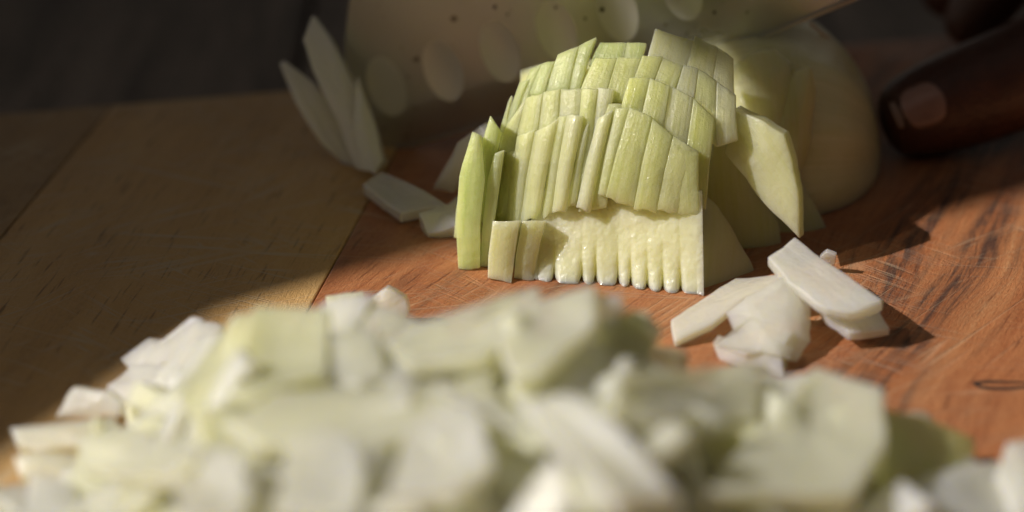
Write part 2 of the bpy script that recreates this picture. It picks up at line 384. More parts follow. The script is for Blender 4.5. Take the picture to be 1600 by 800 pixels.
def resample(pl, n):
    L = [0.0]
    for a, b_ in zip(pl, pl[1:]): L.append(L[-1] + math.hypot(b_[0] - a[0], b_[1] - a[1]))
    out = []
    for k in range(n + 1):
        s_ = L[-1] * k / n; i = 0
        while i < len(L) - 2 and L[i + 1] < s_: i += 1
        f_ = (s_ - L[i]) / max(L[i + 1] - L[i], 1e-9)
        out.append((pl[i][0] + (pl[i + 1][0] - pl[i][0]) * f_, pl[i][1] + (pl[i + 1][1] - pl[i][1]) * f_))
    return out
sn = 0
def strip(left, right, dy, mat, dome=D1, T=0.5, bulge=0.05, rag=0.0, rag_top=0.02, nu=5, nv=12, ground=False, parent=None, name='onion_strip', rnd=0.012):
    """one strip: its left and right edges listed bottom to top"""
    global sn; sn += 1
    dy *= 0.56
    bulge *= 0.7
    Lp, Rp = resample(left, nv), resample(right, nv)
    grid = []
    for j in range(nv + 1):
        row = []
        for i in range(nu + 1):
            u = i / nu
            px = Lp[j][0] + (Rp[j][0] - Lp[j][0]) * u; py = Lp[j][1] + (Rp[j][1] - Lp[j][1]) * u
            if j == 0 and rag: py += rag * 91 * nz((px * 0.05, sn, 0), 1.7, 2)
            if j == nv and rag_top: py += rag_top * 91 * nz((px * 0.05, sn, 5), 1.3, 3)
            p = dome.hit(px, py, dy)
            out = -bulge * (1 - abs(2 * u - 1) ** 2.2) + rnd * nz(p, 1.6, sn) * 2
            if j in (0, nv): out += 0.03
            p = p + ray(px, py).normalized() * out
            row.append(p)
        grid.append(row)
    nrm = Vector((0.05, 0.92, -0.30))
    v, f, uv = shell(grid, lambda s_: nrm * T + Vector((0, 0, -0.15 * T * s_)), nu, nv)
    if ground: v = [Vector((q.x, q.y, max(q.z, 0.015))) for q in v]
    o = link(name, mesh(name, v, f, uv, sharp=48), M[mat]); put(o, parent or onion); bevel(o, 0.022, 2, 50)
    return o
def band(tops, bots, dy, mats, gap=-0.3, mid=None, **kw):
    """a row of neighbouring strips from boundary points at the top and at the bottom"""
    for k in range(len(tops) - 1):
        a, b_, c, d_ = bots[k], bots[k + 1], tops[k], tops[k + 1]
        if len(a) > 2: pass
        jt = random.uniform(-1.5, 1.5)
        l = [(a[0] + gap, a[1] + jt), ((a[0] + c[0]) / 2 + gap - 1.5, (a[1] + c[1]) / 2), (c[0] + gap, c[1] + jt)]
        r = [(b_[0] - gap, b_[1] + jt), ((b_[0] + d_[0]) / 2 - gap - 1.5, (b_[1] + d_[1]) / 2), (d_[0] - gap, d_[1] + jt)]
        strip(l, r, dy + random.uniform(-0.04, 0.04), mats[k % len(mats)], **kw)

G, P_, S_ = 'strip_green', 'strip_pale', 'strip'
# topmost row, cut edge beneath the knife
band([(938, 66), (980, 66), (1010, 68)], [(920, 104), (975, 104), (1004, 104)], 1.02, [G, G], bulge=0.025)
band([(1024, 46), (1086, 66)], [(1006, 120), (1066, 134)], 0.86, [P_], bulge=0.025)
band([(1086, 56), (1122, 74), (1146, 92)], [(1066, 140), (1110, 170), (1150, 178)], 0.80, [P_, P_], bulge=0.025)
# green shaded flank, upper left
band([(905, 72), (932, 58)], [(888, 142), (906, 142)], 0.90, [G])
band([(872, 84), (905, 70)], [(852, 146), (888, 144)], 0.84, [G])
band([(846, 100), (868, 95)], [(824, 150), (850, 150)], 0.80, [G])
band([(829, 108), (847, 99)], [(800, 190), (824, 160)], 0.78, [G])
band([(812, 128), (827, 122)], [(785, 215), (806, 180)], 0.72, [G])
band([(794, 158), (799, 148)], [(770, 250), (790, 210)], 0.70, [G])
# third row
band([(930, 90), (965, 90), (1002, 91)], [(900, 158), (945, 162), (985, 162)], 0.66, [S_, S_], bulge=0.025)
band([(1004, 88), (1036, 90), (1068, 102)], [(984, 150), (1016, 152), (1050, 162)], 0.60, [S_, S_], bulge=0.025)
band([(1068, 100), (1092, 106), (1120, 126), (1150, 148)], [(1046, 190), (1082, 200), (1120, 230), (1153, 220)], 0.54, [P_, S_, P_], bulge=0.025)
# second row
band([(790, 196), (822, 152), (849, 145), (876, 139), (909, 138)], [(770, 262), (800, 262), (836, 262), (872, 250), (908, 250)], 0.40, [S_, S_, S_, P_])
band([(909, 137), (935, 137), (960, 139)], [(898, 320), (915, 326), (938, 300)], 0.34, [S_, P_], bulge=0.07)
band([(984, 122), (1016, 123), (1048, 136), (1084, 154), (1117, 186)], [(960, 210), (994, 230), (1030, 260), (1066, 300), (1103, 330)], 0.32, [S_, S_, P_, S_], bulge=0.03)
# front row, ragged torn lower ends
band([(784, 242), (811, 232)], [(763, 362), (788, 364)], 0.10, [S_], rag=0.16, bulge=0.07)
band([(808, 214), (836, 203)], [(786, 362), (812, 362)], 0.12, [S_], rag=0.16, bulge=0.10)
band([(836, 206), (872, 186)], [(811, 358), (842, 344)], 0.08, [P_], rag=0.16, bulge=0.12)
band([(872, 182), (890, 179)], [(846, 338), (862, 336)], 0.16, [S_], rag=0.12, bulge=0.06)
band([(886, 180), (912, 182)], [(862, 336), (884, 334)], 0.08, [P_], rag=0.12, bulge=0.11)
band([(912, 200), (922, 190)], [(884, 330), (900, 326)], 0.16, [S_], rag=0.12, bulge=0.05)
band([(934, 184), (958, 170)], [(900, 326), (923, 330)], 0.14, [P_], rag=0.1, bulge=0.10)
band([(962, 170), (986, 168)], [(934, 306), (950, 310)], 0.12, [S_], rag=0.06, bulge=0.05)
band([(984, 168), (1020, 184), (1052, 212), (1092, 238)], [(946, 308), (990, 326), (1026, 330), (1058, 334)], 0.02, [S_, S_, P_], rag=0.06, bulge=0.04)
band([(1050, 214), (1092, 237)], [(1058, 334), (1093, 338)], 0.00, [S_], rag=0.04, bulge=0.04)
strip([(903, 332), (925, 250), (945, 180), (950, 162)], [(948, 325), (957, 250), (967, 180), (974, 162)], 0.24, S_, bulge=0.03)
# left flank, long strips standing on the board
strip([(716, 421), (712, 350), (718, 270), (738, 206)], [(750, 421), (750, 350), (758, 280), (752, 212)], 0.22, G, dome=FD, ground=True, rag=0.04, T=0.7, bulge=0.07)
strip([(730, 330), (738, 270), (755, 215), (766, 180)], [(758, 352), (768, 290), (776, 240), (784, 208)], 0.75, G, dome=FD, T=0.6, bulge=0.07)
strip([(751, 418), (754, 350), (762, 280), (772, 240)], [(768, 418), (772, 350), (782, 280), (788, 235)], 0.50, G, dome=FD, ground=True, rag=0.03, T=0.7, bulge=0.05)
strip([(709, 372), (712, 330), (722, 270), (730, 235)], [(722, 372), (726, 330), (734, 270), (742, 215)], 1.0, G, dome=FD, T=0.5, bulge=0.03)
# lower front blocks beneath the torn ends
strip([(762, 434), (763, 400), (770, 345)], [(799, 442), (804, 400), (812, 345)], -0.36, P_, dome=FD, ground=True, rag=0.03, T=0.9, bulge=0.05)
strip([(803, 436), (806, 400), (816, 345)], [(834, 438), (840, 400), (852, 345)], -0.20, P_, dome=FD, ground=True, rag=0.03, T=0.9, bulge=0.05)

# rough torn core face with a scalloped foot
xs = [(834, 437), (866, 443), (909, 449), (931, 449), (966, 446), (986, 455), (1012, 457), (1036, 458), (1064, 459), (1096, 462)]
def scallop(px):
    for k in range(len(xs) - 1):
        (a, ya), (b_, yb) = xs[k], xs[k + 1]
        if a <= px <= b_:
            u = (px - a) / (b_ - a); y = ya + (yb - ya) * u
            dip = min(u, 1 - u) * (b_ - a)
            depth = 9 if k < 5 else 4
            if k == 4 and u > 0.2: depth = 16
            return base_y(px) - depth * 0.5 * math.exp(-dip / 2.6) * (0.6 + 0.8 * abs(math.sin(k * 2.3))), dip
    return (base_y(px), 9)
def base_y(px): return 437 + 25 * (px - 834) / 262.0
nu, nv = 150, 70; grid = []
for j in range(nv + 1):
    row = []; vv = j / nv
    for i in range(nu + 1):
        u = i / nu
        px = 828 + (1100 - 828) * u + (1 - vv) * 0; fy, dip = scallop(px)
        top = 300
        py = fy * max(0, 1 - vv * 6) + base_y(px) * min(1, vv * 6); py = py + (top - py) * vv
        px2 = px + 6 * vv * (0.5 - u)
        g = 0.22 * math.exp(-dip / 3.0) * math.exp(-vv * 6) if 840 < px < 1090 else 0
        p = aty(px2, py, atz(px2, base_y(px2), 0.012).y + 0.72 * vv ** 0.85 + 0.012 * math.exp(-dip / 2.0) * math.exp(-vv * 14))
        rough = 0.07 * nz(p, 1.3, 1) + 0.014 * nz(p, 4.5, 2) + 0.010 * nz(p, 12.0, 3) + 0.006 * nz(p, 25.0, 4)
        p = p + Vector((0, g * 1.2 + rough, 0))
        row.append(p)
    grid.append(row)
v, f, uv = shell(grid, Vector((0, 1.6, 0)), nu, nv)
v = [Vector((q.x, q.y, max(q.z, 0.012))) for q in v]
core = link('core', mesh('core', v, f, uv, sharp=70), M['core']); put(core, onion)
core['label'] = 'rough torn pale core with scalloped foot'

# the flesh behind the strips
def solid(dome, dy, mat, name, x0, x1, nx_=44, nz_=30, zt=3.5, back=1.2):
    grid = []
    for j in range(nz_ + 1):
        row = []
        for i in range(nx_ + 1):
            x = x0 + (x1 - x0) * i / nx_
            ex = max(1 - ((x - dome.cx) / dome.a) ** 2, 0.03)
            z = (j / nz_) * min(zt, dome.c * 0.96) * math.sqrt(ex)
            row.append(Vector((x, dome.y(x, z) + dy + 0.02 * nz((x, 0, z), 2.0, 9), z)))
        grid.append(row)
    v, f, uv = shell(grid, Vector((0, back, 0)), nx_, nz_)
    o = link(name, mesh(name, v, f, uv, sharp=60), M[mat]); put(o, onion); return o
solid(Dome(1.55, 3.3, 2.9, 2.9, 3.65, -0.16, 1.4), 0.85, 'strip', 'inner_flesh', 0.15, 3.2, zt=2.95, back=0.5)

solid(Dome(1.55, 3.1, 2.9, 3.15, 4.3, -0.2, 1.4), 0.36, 'strip', 'inner_flesh', -0.3, 3.2, zt=2.1, back=0.4)
# right part: leaning plates and the uncut rest under the hand
def plate(pts, T, mat, name, hh=False, parent=None, nrm=None, bev=0.028, bulge=0.0):
    """pts: (px, py, y) corners, counter-clockwise or not; y None = resting on the board"""
    P = [atz(a, b_, c) if hh else (atz(a, b_, 0.02) if c is None else aty(a, b_, c)) for a, b_, c in pts]
    n_ = nrm
    if n_ is None:
        n_ = Vector()
        for i in range(len(P)):
            a, b_ = P[i], P[(i + 1) % len(P)]
            n_ += a.cross(b_)
        n_.normalize()
        if n_.y < 0: n_ = -n_
    n = len(P); cen = sum(P, Vector()) / n
    ax = max(((P[(i + 1) % n] - P[i]) for i in range(n)), key=lambda q: q.length).normalized()
    ay = n_.cross(ax)
    # rings from the centre outwards so that the face can swell and be uneven
    vs, uv, fs = [], [], []
    R_, seg = 4, 4
    outline = []
    for i in range(n):
        for k in range(seg):
            q = P[i].lerp(P[(i + 1) % n], k / seg)
            j_ = nz(q, 1.9, 1 + T) * 0.05 + nz(q, 5.0, 2 + T) * 0.025
            outline.append(q + (q - cen).normalized() * j_)
    m_ = len(outline)
    for side in (0, 1):
        base = len(vs)
        vs.append(cen + n_ * (T * side) - n_ * (bulge)); uv.append((0, 0))
        for r_ in range(1, R_ + 1):
            f_ = r_ / R_
            for q in outline:
                pp = cen + (q - cen) * f_ - n_ * bulge * (1 - f_ * f_) + n_ * 0.055 * nz(q * f_ + cen * (1 - f_), 1.3, side * 4 + T)
                vs.append(pp + n_ * (T * side)); d_ = pp - cen; uv.append((d_.dot(ay), d_.dot(ax)))
        for k in range(m_): fs.append((base, base + 1 + k, base + 1 + (k + 1) % m_))
        for r_ in range(R_ - 1):
            for k in range(m_):
                a = base + 1 + r_ * m_
                fs.append((a + k, a + (k + 1) % m_, a + m_ + (k + 1) % m_, a + m_ + k))
    o1 = 1 + (R_ - 1) * m_; o2 = o1 + 1 + R_ * m_
    for k in range(m_): fs.append((o1 + k, o1 + (k + 1) % m_, o2 + (k + 1) % m_, o2 + k))
    org = None
    if parent is None:
        org = Vector((cen.x, cen.y, max(min(q.z for q in P), 0)))
        vs = [Vector((q.x, q.y, max(q.z, 0.012))) for q in vs]
    me = mesh(name, vs, fs, uv, sharp=42, origin=org)
    o = link(name, me, M[mat])
    if parent is None: o.location = org * S
    else: put(o, parent)
    bevel(o, bev, 3, 42)
    return o
plate([(1148, 168, 1.25), (1190, 190, 0.95), (1224, 212, 0.8), (1240, 256, 0.65), (1249, 300, 0.5), (1249, 374, 0.3), (1192, 318, 0.62), (1134, 240, 1.0)], 0.42, 'strip_pale', 'leaning_slice', parent=onion, bulge=0.05)
plate([(1098, 300, 0.9), (1120, 322, 0.85), (1150, 364, 0.7), (1172, 404, 0.5), (1184, 436, 0.3), (1150, 452, 0.0), (1098, 462, -0.4), (1094, 380, 0.2)], 0.45, 'strip_pale', 'leaning_slice', parent=onion, bulge=0.05)
plate([(1120, 200, 2.2), (1175, 290, 1.9), (1215, 345, 1.75), (1226, 420, 1.3), (1190, 440, 1.1), (1110, 430, 1.1), (1100, 300, 1.7)], 0.35, 'strip_pale', 'leaning_slice', parent=onion, bulge=0.05)
plate([(1240, 262, 2.6), (1268, 310, 2.45), (1296, 362, 2.2), (1324, 424, 1.8), (1270, 440, 1.6), (1214, 430, 1.6), (1180, 330, 2.2)], 0.35, 'strip_pale', 'leaning_slice', parent=onion, bulge=0.06)
# rest of the half: broad wedges side by side
def wedge(l, r, dy, mat='strip_pale', T=2.6, bulge=0.14):
    strip(l, r, dy, mat, dome=D2, T=T, bulge=bulge, ground=True, nu=7, nv=16, name='uncut_wedge')
plate([(1138, 140, 3.2), (1150, 98, 3.5), (1172, 80, 3.6), (1206, 72, 3.7), (1238, 96, 3.6), (1246, 160, 3.2), (1236, 260, 2.6), (1150, 250, 2.6)], 1.2, 'strip_pale', 'uncut_wedge', parent=onion, bulge=0.32, bev=0.15)
plate([(1198, 200, 2.8), (1220, 140, 3.2), (1248, 108, 3.4), (1266, 104, 3.5), (1276, 140, 3.4), (1268, 220, 2.95), (1244, 300, 2.4), (1200, 290, 2.4)], 1.2, 'strip_pale', 'uncut_wedge', parent=onion, bulge=0.22, bev=0.12)
vs, uv, fs = [], [], []; nu, nv = 64, 26
for j in range(nv + 1):
    ph = j / nv * math.pi / 2
    for i in range(nu):
        th = i / nu * 2 * math.pi
        q = Vector((math.cos(th) * math.cos(ph), math.sin(th) * math.cos(ph), math.sin(ph)))
        mer = math.atan2(q.z, q.y)                                 # the layers run round the root axis
        g = 1 + 0.010 * math.sin(mer * 13) + 0.012 * nz(q, 2.2, 3)
        vs.append(Vector((4.7 + 2.3 * q.x * g, 5.5 + 3.0 * q.y * g, max(2.85 * q.z * g, 0.012)))); uv.append((mer * 3.4, q.x * 2.5))
for j in range(nv):
    for i in range(nu): fs.append((j * nu + i, j * nu + (i + 1) % nu, (j + 1) * nu + (i + 1) % nu, (j + 1) * nu + i))
fs.append(tuple(range(nu)))
put(link('uncut_half', mesh('uncut_half', vs, fs, uv), M['bulb']), onion)
# dry papery thread at the root end
pts = [aty(1266, 36, 5.2), aty(1282, 50, 5.3), aty(1300, 64, 5.4), aty(1318, 78, 5.5), aty(1332, 100, 5.6)]
vs, fs = [], []
for i, q in enumerate(pts):
    for k in range(6):
        a = k / 6 * 2 * math.pi; rr = 0.035 * (1 - 0.1 * i)
        vs.append(q + Vector((0.3 * math.cos(a) * rr, math.cos(a) * rr, math.sin(a) * rr)))
for i in range(len(pts) - 1):
    for k in range(6): fs.append((i * 6 + k, i * 6 + (k + 1) % 6, i * 6 + 6 + (k + 1) % 6, i * 6 + 6 + k))
put(link('root_thread', mesh('root_thread', vs, fs), M['root']), onion)

# ------------------------------------------------------------------ the knife
knife = tag(empty('kitchen_knife', atz(640, 240)), 'wide steel kitchen knife with oval dimples cutting down behind the onion strips', 'knife')
KA = Vector((-2.4, 6.0, 0)); KB = Vector((5.4, 4.55, 0))
kd = (KB - KA); kd.z = 0; kd.normalize()                    # along the blade, in plan
kn = Vector((kd.y, -kd.x, 0)); lean = 0.015                  # face towards the camera, top leaning back a little
kn = (kn + Vector((0, 0, lean))).normalized()
ku = kn.cross(kd).normalized(); ku = ku if ku.z > 0 else -ku
def onblade(px, py):
    r = ray(px, py); k = (KA - CAM).dot(kn) / r.dot(kn); p = CAM + r * k - KA
    return Vector((p.dot(kd), p.dot(ku)))
edge = [onblade(*q) for q in [(592, 241), (640, 233), (700, 216), (760, 196), (850, 172), (960, 139), (1060, 107), (1145, 80), (1240, 41), (1340, 0), (1500, -70), (1700, -160)]]
tipc = [onblade(*q) for q in [(572, 236), (556, 200), (545, 140), (540, 70), (548, 0), (575, -80), (640, -150), (760, -210)]]
spine = [onblade(*q) for q in [(1000, -290), (1300, -400), (1560, -480)]]
outline = edge + spine[::-1] + tipc[::-1]
def ellipse(px, py, rx, ry, tilt, n=28):
    c = onblade(px, py); out = []
    for k in range(n):
        a = k / n * 2 * math.pi
        q = Vector((rx * math.cos(a), ry * math.sin(a)))
        out.append(c + Vector((q.x * math.cos(tilt) - q.y * math.sin(tilt), q.x * math.sin(tilt) + q.y * math.cos(tilt))))
    return c, out
dims = [ellipse(px, py, 0.37, 0.62, R(17)) for px, py in [(606, 132), (694, 108), (783, 78), (871, 46), (966, 14), (1066, -20), (1166, -54), (1270, -92), (1376, -132)]]
from mathutils.geometry import delaunay_2d_cdt
pts2, edges2 = [], []
def loop2(lp):
    b_ = len(pts2); pts2.extend(lp); edges2.extend((b_ + k, b_ + (k + 1) % len(lp)) for k in range(len(lp)))
loop2(outline)
for c, e in dims: loop2(e)
rv, re, rf, _, _, _ = delaunay_2d_cdt(pts2, edges2, [], 1, 1e-6)
def inside(q, lp):
    s_ = False
    for a, b_ in zip(lp, lp[1:] + lp[:1]):
        if (a.y > q.y) != (b_.y > q.y) and q.x < (b_.x - a.x) * (q.y - a.y) / (b_.y - a.y) + a.x: s_ = not s_
    return s_
keep = []
for fc in rf:
    c = sum((rv[i] for i in fc), Vector((0, 0))) / len(fc)
    if inside(c, outline) and not any(inside(c, e) for _, e in dims): keep.append(tuple(fc))
TH = 0.11
def edge_gap(q):                                            # distance to the cutting edge: the bevel thins there
    best = 9
    for a, b_ in zip(edge, edge[1:]):
        ab = b_ - a; u = max(0, min(1, (q - a).dot(ab) / ab.dot(ab))); best = min(best, (q - a - ab * u).length)
    return best
def to3(q, off): return KA + kd * q.x + ku * q.y + kn * off
nvv = len(rv); vs = [to3(q, TH * min(1, 0.12 + edge_gap(q) / 0.3)) for q in rv] + [to3(q, -TH * min(1, 0.12 + edge_gap(q) / 0.3)) for q in rv]
fs = keep + [tuple(nvv + i for i in reversed(fc)) for fc in keep]
no = len(outline)
fs += [(k, (k + 1) % no, nvv + (k + 1) % no, nvv + k) for k in range(no)]
for c, e in dims:                                           # dimple walls on the far face are closed by flat discs below
    pass
blade = link('blade', mesh('blade', vs, fs, sharp=25), M['steel']); put(blade, knife)
# ground cutting bevel
bv = []
for q in edge: bv += [to3(q + Vector((0.0, 0.10)), TH * 0.62 + 0.012), to3(q, 0.014)]
put(link('bevel', mesh('bevel', bv, [(2 * k, 2 * k + 1, 2 * k + 3, 2 * k + 2) for k in range(len(edge) - 1)]), M['dimple']), knife)
for c, e in dims:
    vs, fs = [to3(c, TH - 0.035)], []
    n = len(e)
    for r_ in range(1, 6):
        f_ = r_ / 5
        vs += [to3(c + (q - c) * f_, TH - 0.035 * (1 - f_ * f_)) for q in e]
    for k in range(n): fs.append((0, 1 + k, 1 + (k + 1) % n))
    for r_ in range(4):
        for k in range(n): fs.append((1 + r_ * n + k, 1 + r_ * n + (k + 1) % n, 1 + (r_ + 1) * n + (k + 1) % n, 1 + (r_ + 1) * n + k))
    b_ = len(vs); vs += [to3(q, -TH) for q in e]; fs.append(tuple(b_ + k for k in range(n)))
    put(link('dimple', mesh('dimple', vs, fs), M['dimple']), knife)
# handle beyond the frame
h0, h1 = (edge[-1] + spine[-1]) / 2, None
ax = (edge[-1] - edge[-3]).normalized(); vs, fs = [], []
for i in range(9):
    s_ = i / 8
    for k in range(12):
        a = k / 12 * 2 * math.pi; rx = 0.9 + 0.25 * math.sin(s_ * 6)
        q = h0 + ax * (s_ * 12.0) + Vector((-ax.y, ax.x)) * (rx * math.cos(a) * 1.5)
        vs.append(to3(q, rx * math.sin(a)))
for i in range(8):
    for k in range(12): fs.append((i * 12 + k, i * 12 + (k + 1) % 12, i * 12 + 12 + (k + 1) % 12, i * 12 + 12 + k))
fs += [tuple(range(12)), tuple(range(96, 108))]
put(link('handle', mesh('handle', vs, fs), M['handle']), knife)
# crumbs of onion skin stuck on the steel
for px, py, r_ in [(942, 12, 0.045), (916, 26, 0.04), (1041, 35, 0.03), (870, 9, 0.035), (775, 8, 0.04), (1117, 17, 0.03), (795, 20, 0.025)]:
    q = onblade(px, py); vs = [to3(q, TH + 0.03)]
    vs += [to3(q + Vector((math.cos(k) * r_ * random.uniform(.7, 1.2), math.sin(k) * r_ * random.uniform(.8, 1.6))), TH + 0.002) for k in range(6)]
    put(link('speck', mesh('speck', vs, [(0, 1 + k, 1 + (k + 1) % 6) for k in range(6)]), M['crack']), knife)

# ------------------------------------------------------------------ loose slices round the onion
def loose(pts, T, mat, label, name='onion_slice', cat='onion slice', group=None, **kw):
    return tag(plate(pts, T, mat, name, **kw), label, cat, group)
yb = 5.0
loose([(548, 268, 5.0), (500, 222, 5.15), (460, 160, 5.5), (437, 100, 5.9), (442, 92, 5.95), (490, 128, 5.7), (530, 180, 5.4), (556, 262, 5.0)], 0.4, 'dice_white', 'outer of the pointed onion slices leaning left beside the knife tip', bulge=0.08)
loose([(556, 266, 4.5), (528, 190, 4.9), (488, 110, 5.3), (474, 62, 5.6), (488, 22, 5.8), (515, 60, 5.5), (548, 120, 5.2), (582, 190, 4.9), (600, 250, 4.5), (585, 270, 4.4)], 0.42, 'dice_white', 'tallest pointed onion slice standing upright at the knife tip', bulge=0.1)
loose([(562, 268, 4.3), (552, 190, 4.6), (558, 118, 4.9), (580, 175, 4.7), (600, 250, 4.3), (586, 272, 4.15)], 0.25, 'dice_white', 'short narrow onion sliver pressed against the tallest standing slice', bulge=0.05)
DN = Vector((0.05, 0.3, -0.95)).normalized()
loose([(566, 288, .3), (596, 268, .36), (650, 290, .42), (700, 320, .36), (626, 332, .3)], 0.25, 'dice_white', 'flat grey-white onion piece lying on the seam left of the onion', nrm=DN, hh=True)
loose([(675, 296, .2), (716, 222, 1.3), (748, 200, 1.7), (760, 210, 1.7), (735, 250, 1.0), (706, 302, .2)], 0.25, 'dice_white', 'curved white onion strip leaning on the green left flank of the onion', bulge=0.05, hh=True)
loose([(652, 334, .4), (700, 318, .42), (722, 300, .5), (716, 352, .3), (668, 366, .12)], 0.3, 'dice_white', 'small onion piece tucked under the white strip at the left flank', bulge=0.03, hh=True)

# pieces lying right of the core
loose([(1050, 498, .28), (1056, 532, .16), (1110, 508, .3), (1160, 470, .5), (1236, 440, .7), (1226, 427, .72), (1150, 432, .55), (1098, 466, .38)], 0.16, 'dice', 'thin bent onion strip lying at the foot of the core, under the chunk', bulge=0.04, nrm=DN, hh=True)
loose([(1132, 488, .6), (1170, 462, .8), (1226, 430, 1.0), (1240, 470, .8), (1236, 520, .5), (1216, 554, .34), (1116, 540, .36), (1146, 516, .55)], 0.42, 'dice_white', 'thick white folded onion chunk lying in front of the leaning slices', bulge=0.10, nrm=Vector((0.72, 0.45, -0.52)).normalized(), hh=True)
loose([(1116, 536, .36), (1165, 552, .36), (1218, 548, .36), (1220, 586, .03), (1160, 578, .03), (1126, 562, .12)], 0.4, 'dice_white', 'small glossy onion piece under the front end of the white chunk', bulge=0.05, hh=True)
loose([(1232, 440, .75), (1262, 480, .4), (1250, 508, .04), (1236, 492, .15), (1222, 470, .55)], 0.1, 'dice_green', 'torn thin onion flake between the chunk and the crossed slabs', bulge=0.0, hh=True)
loose([(1200, 402, 1.1), (1242, 370, 1.18), (1300, 412, 1.05), (1382, 470, .82), (1330, 490, .76), (1290, 482, .82), (1232, 440, 1.0)], 0.2, 'dice_white', 'upper of two long onion slabs crossed over each other, right of the chunk', nrm=DN, bulge=0.02, hh=True)
loose([(1262, 446, .64), (1310, 488, .5), (1366, 478, .5), (1390, 512, .36), (1326, 521, .34), (1290, 494, .45)], 0.18, 'dice_white', 'lower of two crossed onion slabs, its dark shadow cast on the reddish plank', nrm=DN, bulge=0.02, hh=True)
loose([(1280, 402, .3), (1292, 394, .45), (1306, 398, .42), (1304, 412, .2), (1294, 418, .1)], 0.06, 'dice', 'tiny onion crumb resting against the leaning slice behind the crossed slabs', hh=True)
loose([(572, 468, .55), (604, 450, .78), (634, 466, .62), (636, 488, .4), (622, 520, .03), (590, 520, .03), (584, 490, .36)], 0.25, 'dice_white', 'round-edged white onion flake standing alone just behind the heap', bulge=0.03, hh=True)

# ------------------------------------------------------------------ the heap in front
RP = [(-200, .6), (-20, .7), (60, .75), (150, .9), (230, 1.2), (300, 1.9), (370, 2.5), (520, 2.45), (640, 2.5), (850, 2.7), (930, 2.8), (1020, 2.4), (1080, 1.6), (1280, 1.45), (1450, 1.1), (1530, .85), (1600, .7), (1800, .6)]
RX = [((a - 800) * 37.5 / F, b_) for a, b_ in RP]
def ridge(x):
    if x <= RX[0][0]: return RX[0][1]
    for (a, ya), (b_, yb_) in zip(RX, RX[1:]):
        if a <= x <= b_: return ya + (yb_ - ya) * (x - a) / (b_ - a)
    return RX[-1][1]
def mound(x, y):
    r_ = ridge(x)
    if y > -7: return r_ * (1 - ((y + 7) / 2.7) ** 2)
    return r_ - 0.03 * (-7 - y)
def heap(px, py, lift=0.0):
    r = ray(px, py); k = 24.0
    while k < 46:
        p = CAM + r * k
        if p.z <= mound(p.x, p.y) + lift: return p
        if p.y > -6.3 and p.z > 0.3 and mound(p.x, p.y) + lift < p.z - 0.0 and py < 640 and mound(p.x, -7) + lift < (CAM + r * ((-7 - CAM.y) / r.y)).z:
            return aty(px, py, -6.9)
        k += 0.05
    return aty(px, py, -6.9)
def hnorm(p):
    e = 0.15
    return Vector((-(mound(p.x + e, p.y) - mound(p.x - e, p.y)) / (2 * e), -(mound(p.x, p.y + e) - mound(p.x, p.y - e)) / (2 * e), 1)).normalized()

small_list = []
def dice_mesh(L, W, T, bend, taper, skew, seed):
    nu, nv = 6, 8; grid = []
    for j in range(nv + 1):
        row = []; v_ = j / nv - 0.5
        for i in range(nu + 1):
            u = i / nu - 0.5
            x = u * W * (1 - taper * (v_ + 0.5)); y = v_ * L + skew * u * W
            z = -bend * (2 * u) ** 2 * W * 0.5 - 0.6 * bend * (2 * v_) ** 2 * L * 0.25
            p = Vector((x, y, z)); p += Vector((nz(p, 1.1, seed), nz(p, 1.1, seed + 9), nz(p, 1.5, seed + 5))) * 0.06
            row.append(p)
        grid.append(row)
    v, f, uv = shell(grid, Vector((0, 0, -T)), nu, nv, back_scale=0.93)
    return v, f, uv
def dice(pos, nrm, ang, L, W, T, mat, bend=0.12, taper=0.2, skew=0.0):
    global sn; sn += 1
    v, f, uv = dice_mesh(L, W, T, bend, taper, skew, sn)
    z = nrm.normalized(); xx = Vector((math.cos(ang), math.sin(ang), 0)); xx = (xx - z * xx.dot(z)).normalized(); yy = z.cross(xx)
    m_ = Matrix((xx, yy, z)).transposed()
    v = [m_ @ q for q in v]; lo = min(q.z for q in v) + pos.z
    if lo < 0.01: pos = pos + Vector((0, 0, 0.01 - lo))
    o = link('diced_onion', mesh('diced_onion', v, f, uv, sharp=45), M[mat]); o.location = pos * S
    bevel(o, 0.035, 2, 45); small_list.append((o, L, W, T, mat))
    return o
HG = 'diced onion pieces in the foreground heap'
rr = random.Random(21)
def covered(px, py): return True
sil = [(0, 800), (20, 760), (180, 690), (250, 560), (330, 530), (380, 510), (520, 500), (640, 505), (850, 500), (930, 490), (1030, 545), (1050, 610), (1170, 620), (1280, 630), (1450, 690), (1530, 760), (1600, 800)]
def sil_y(px):
    for (a, ya), (b_, yb_) in zip(sil, sil[1:]):
        if a <= px <= b_: return ya + (yb_ - ya) * (px - a) / (b_ - a)
    return 745
cnt = 0
for layer in (0, 1):
    for gx in range(-40, 1680, 92 if layer == 0 else 104):
        for gy in range(480, 880, 66 if layer == 0 else 72):
            px, py = gx + rr.uniform(-36, 36), gy + rr.uniform(-26, 26)
            if py < sil_y(min(max(px, 0), 1600)) + (38 if layer == 0 else 24): continue
            p = heap(px, py, -0.55 if layer == 0 else -0.12); n_ = hnorm(p)
            n_ = (n_ + Vector((rr.gauss(0, 0.34), rr.gauss(-0.1, 0.34), 0))).normalized()
            mt = rr.choice(['dice', 'dice', 'dice', 'dice_white', 'dice_white', 'dice_green'])
            o = dice(p, n_, rr.uniform(0, 6.28), rr.uniform(1.2, 2.9), rr.uniform(0.6, 1.2), rr.uniform(0.2, 0.34), mt, rr.uniform(0.02, 0.25), rr.uniform(0, 0.5), rr.uniform(-0.4, 0.4))
            tag(o, 'small pale diced onion piece lying in the blurred heap', 'onion piece', HG); cnt += 1
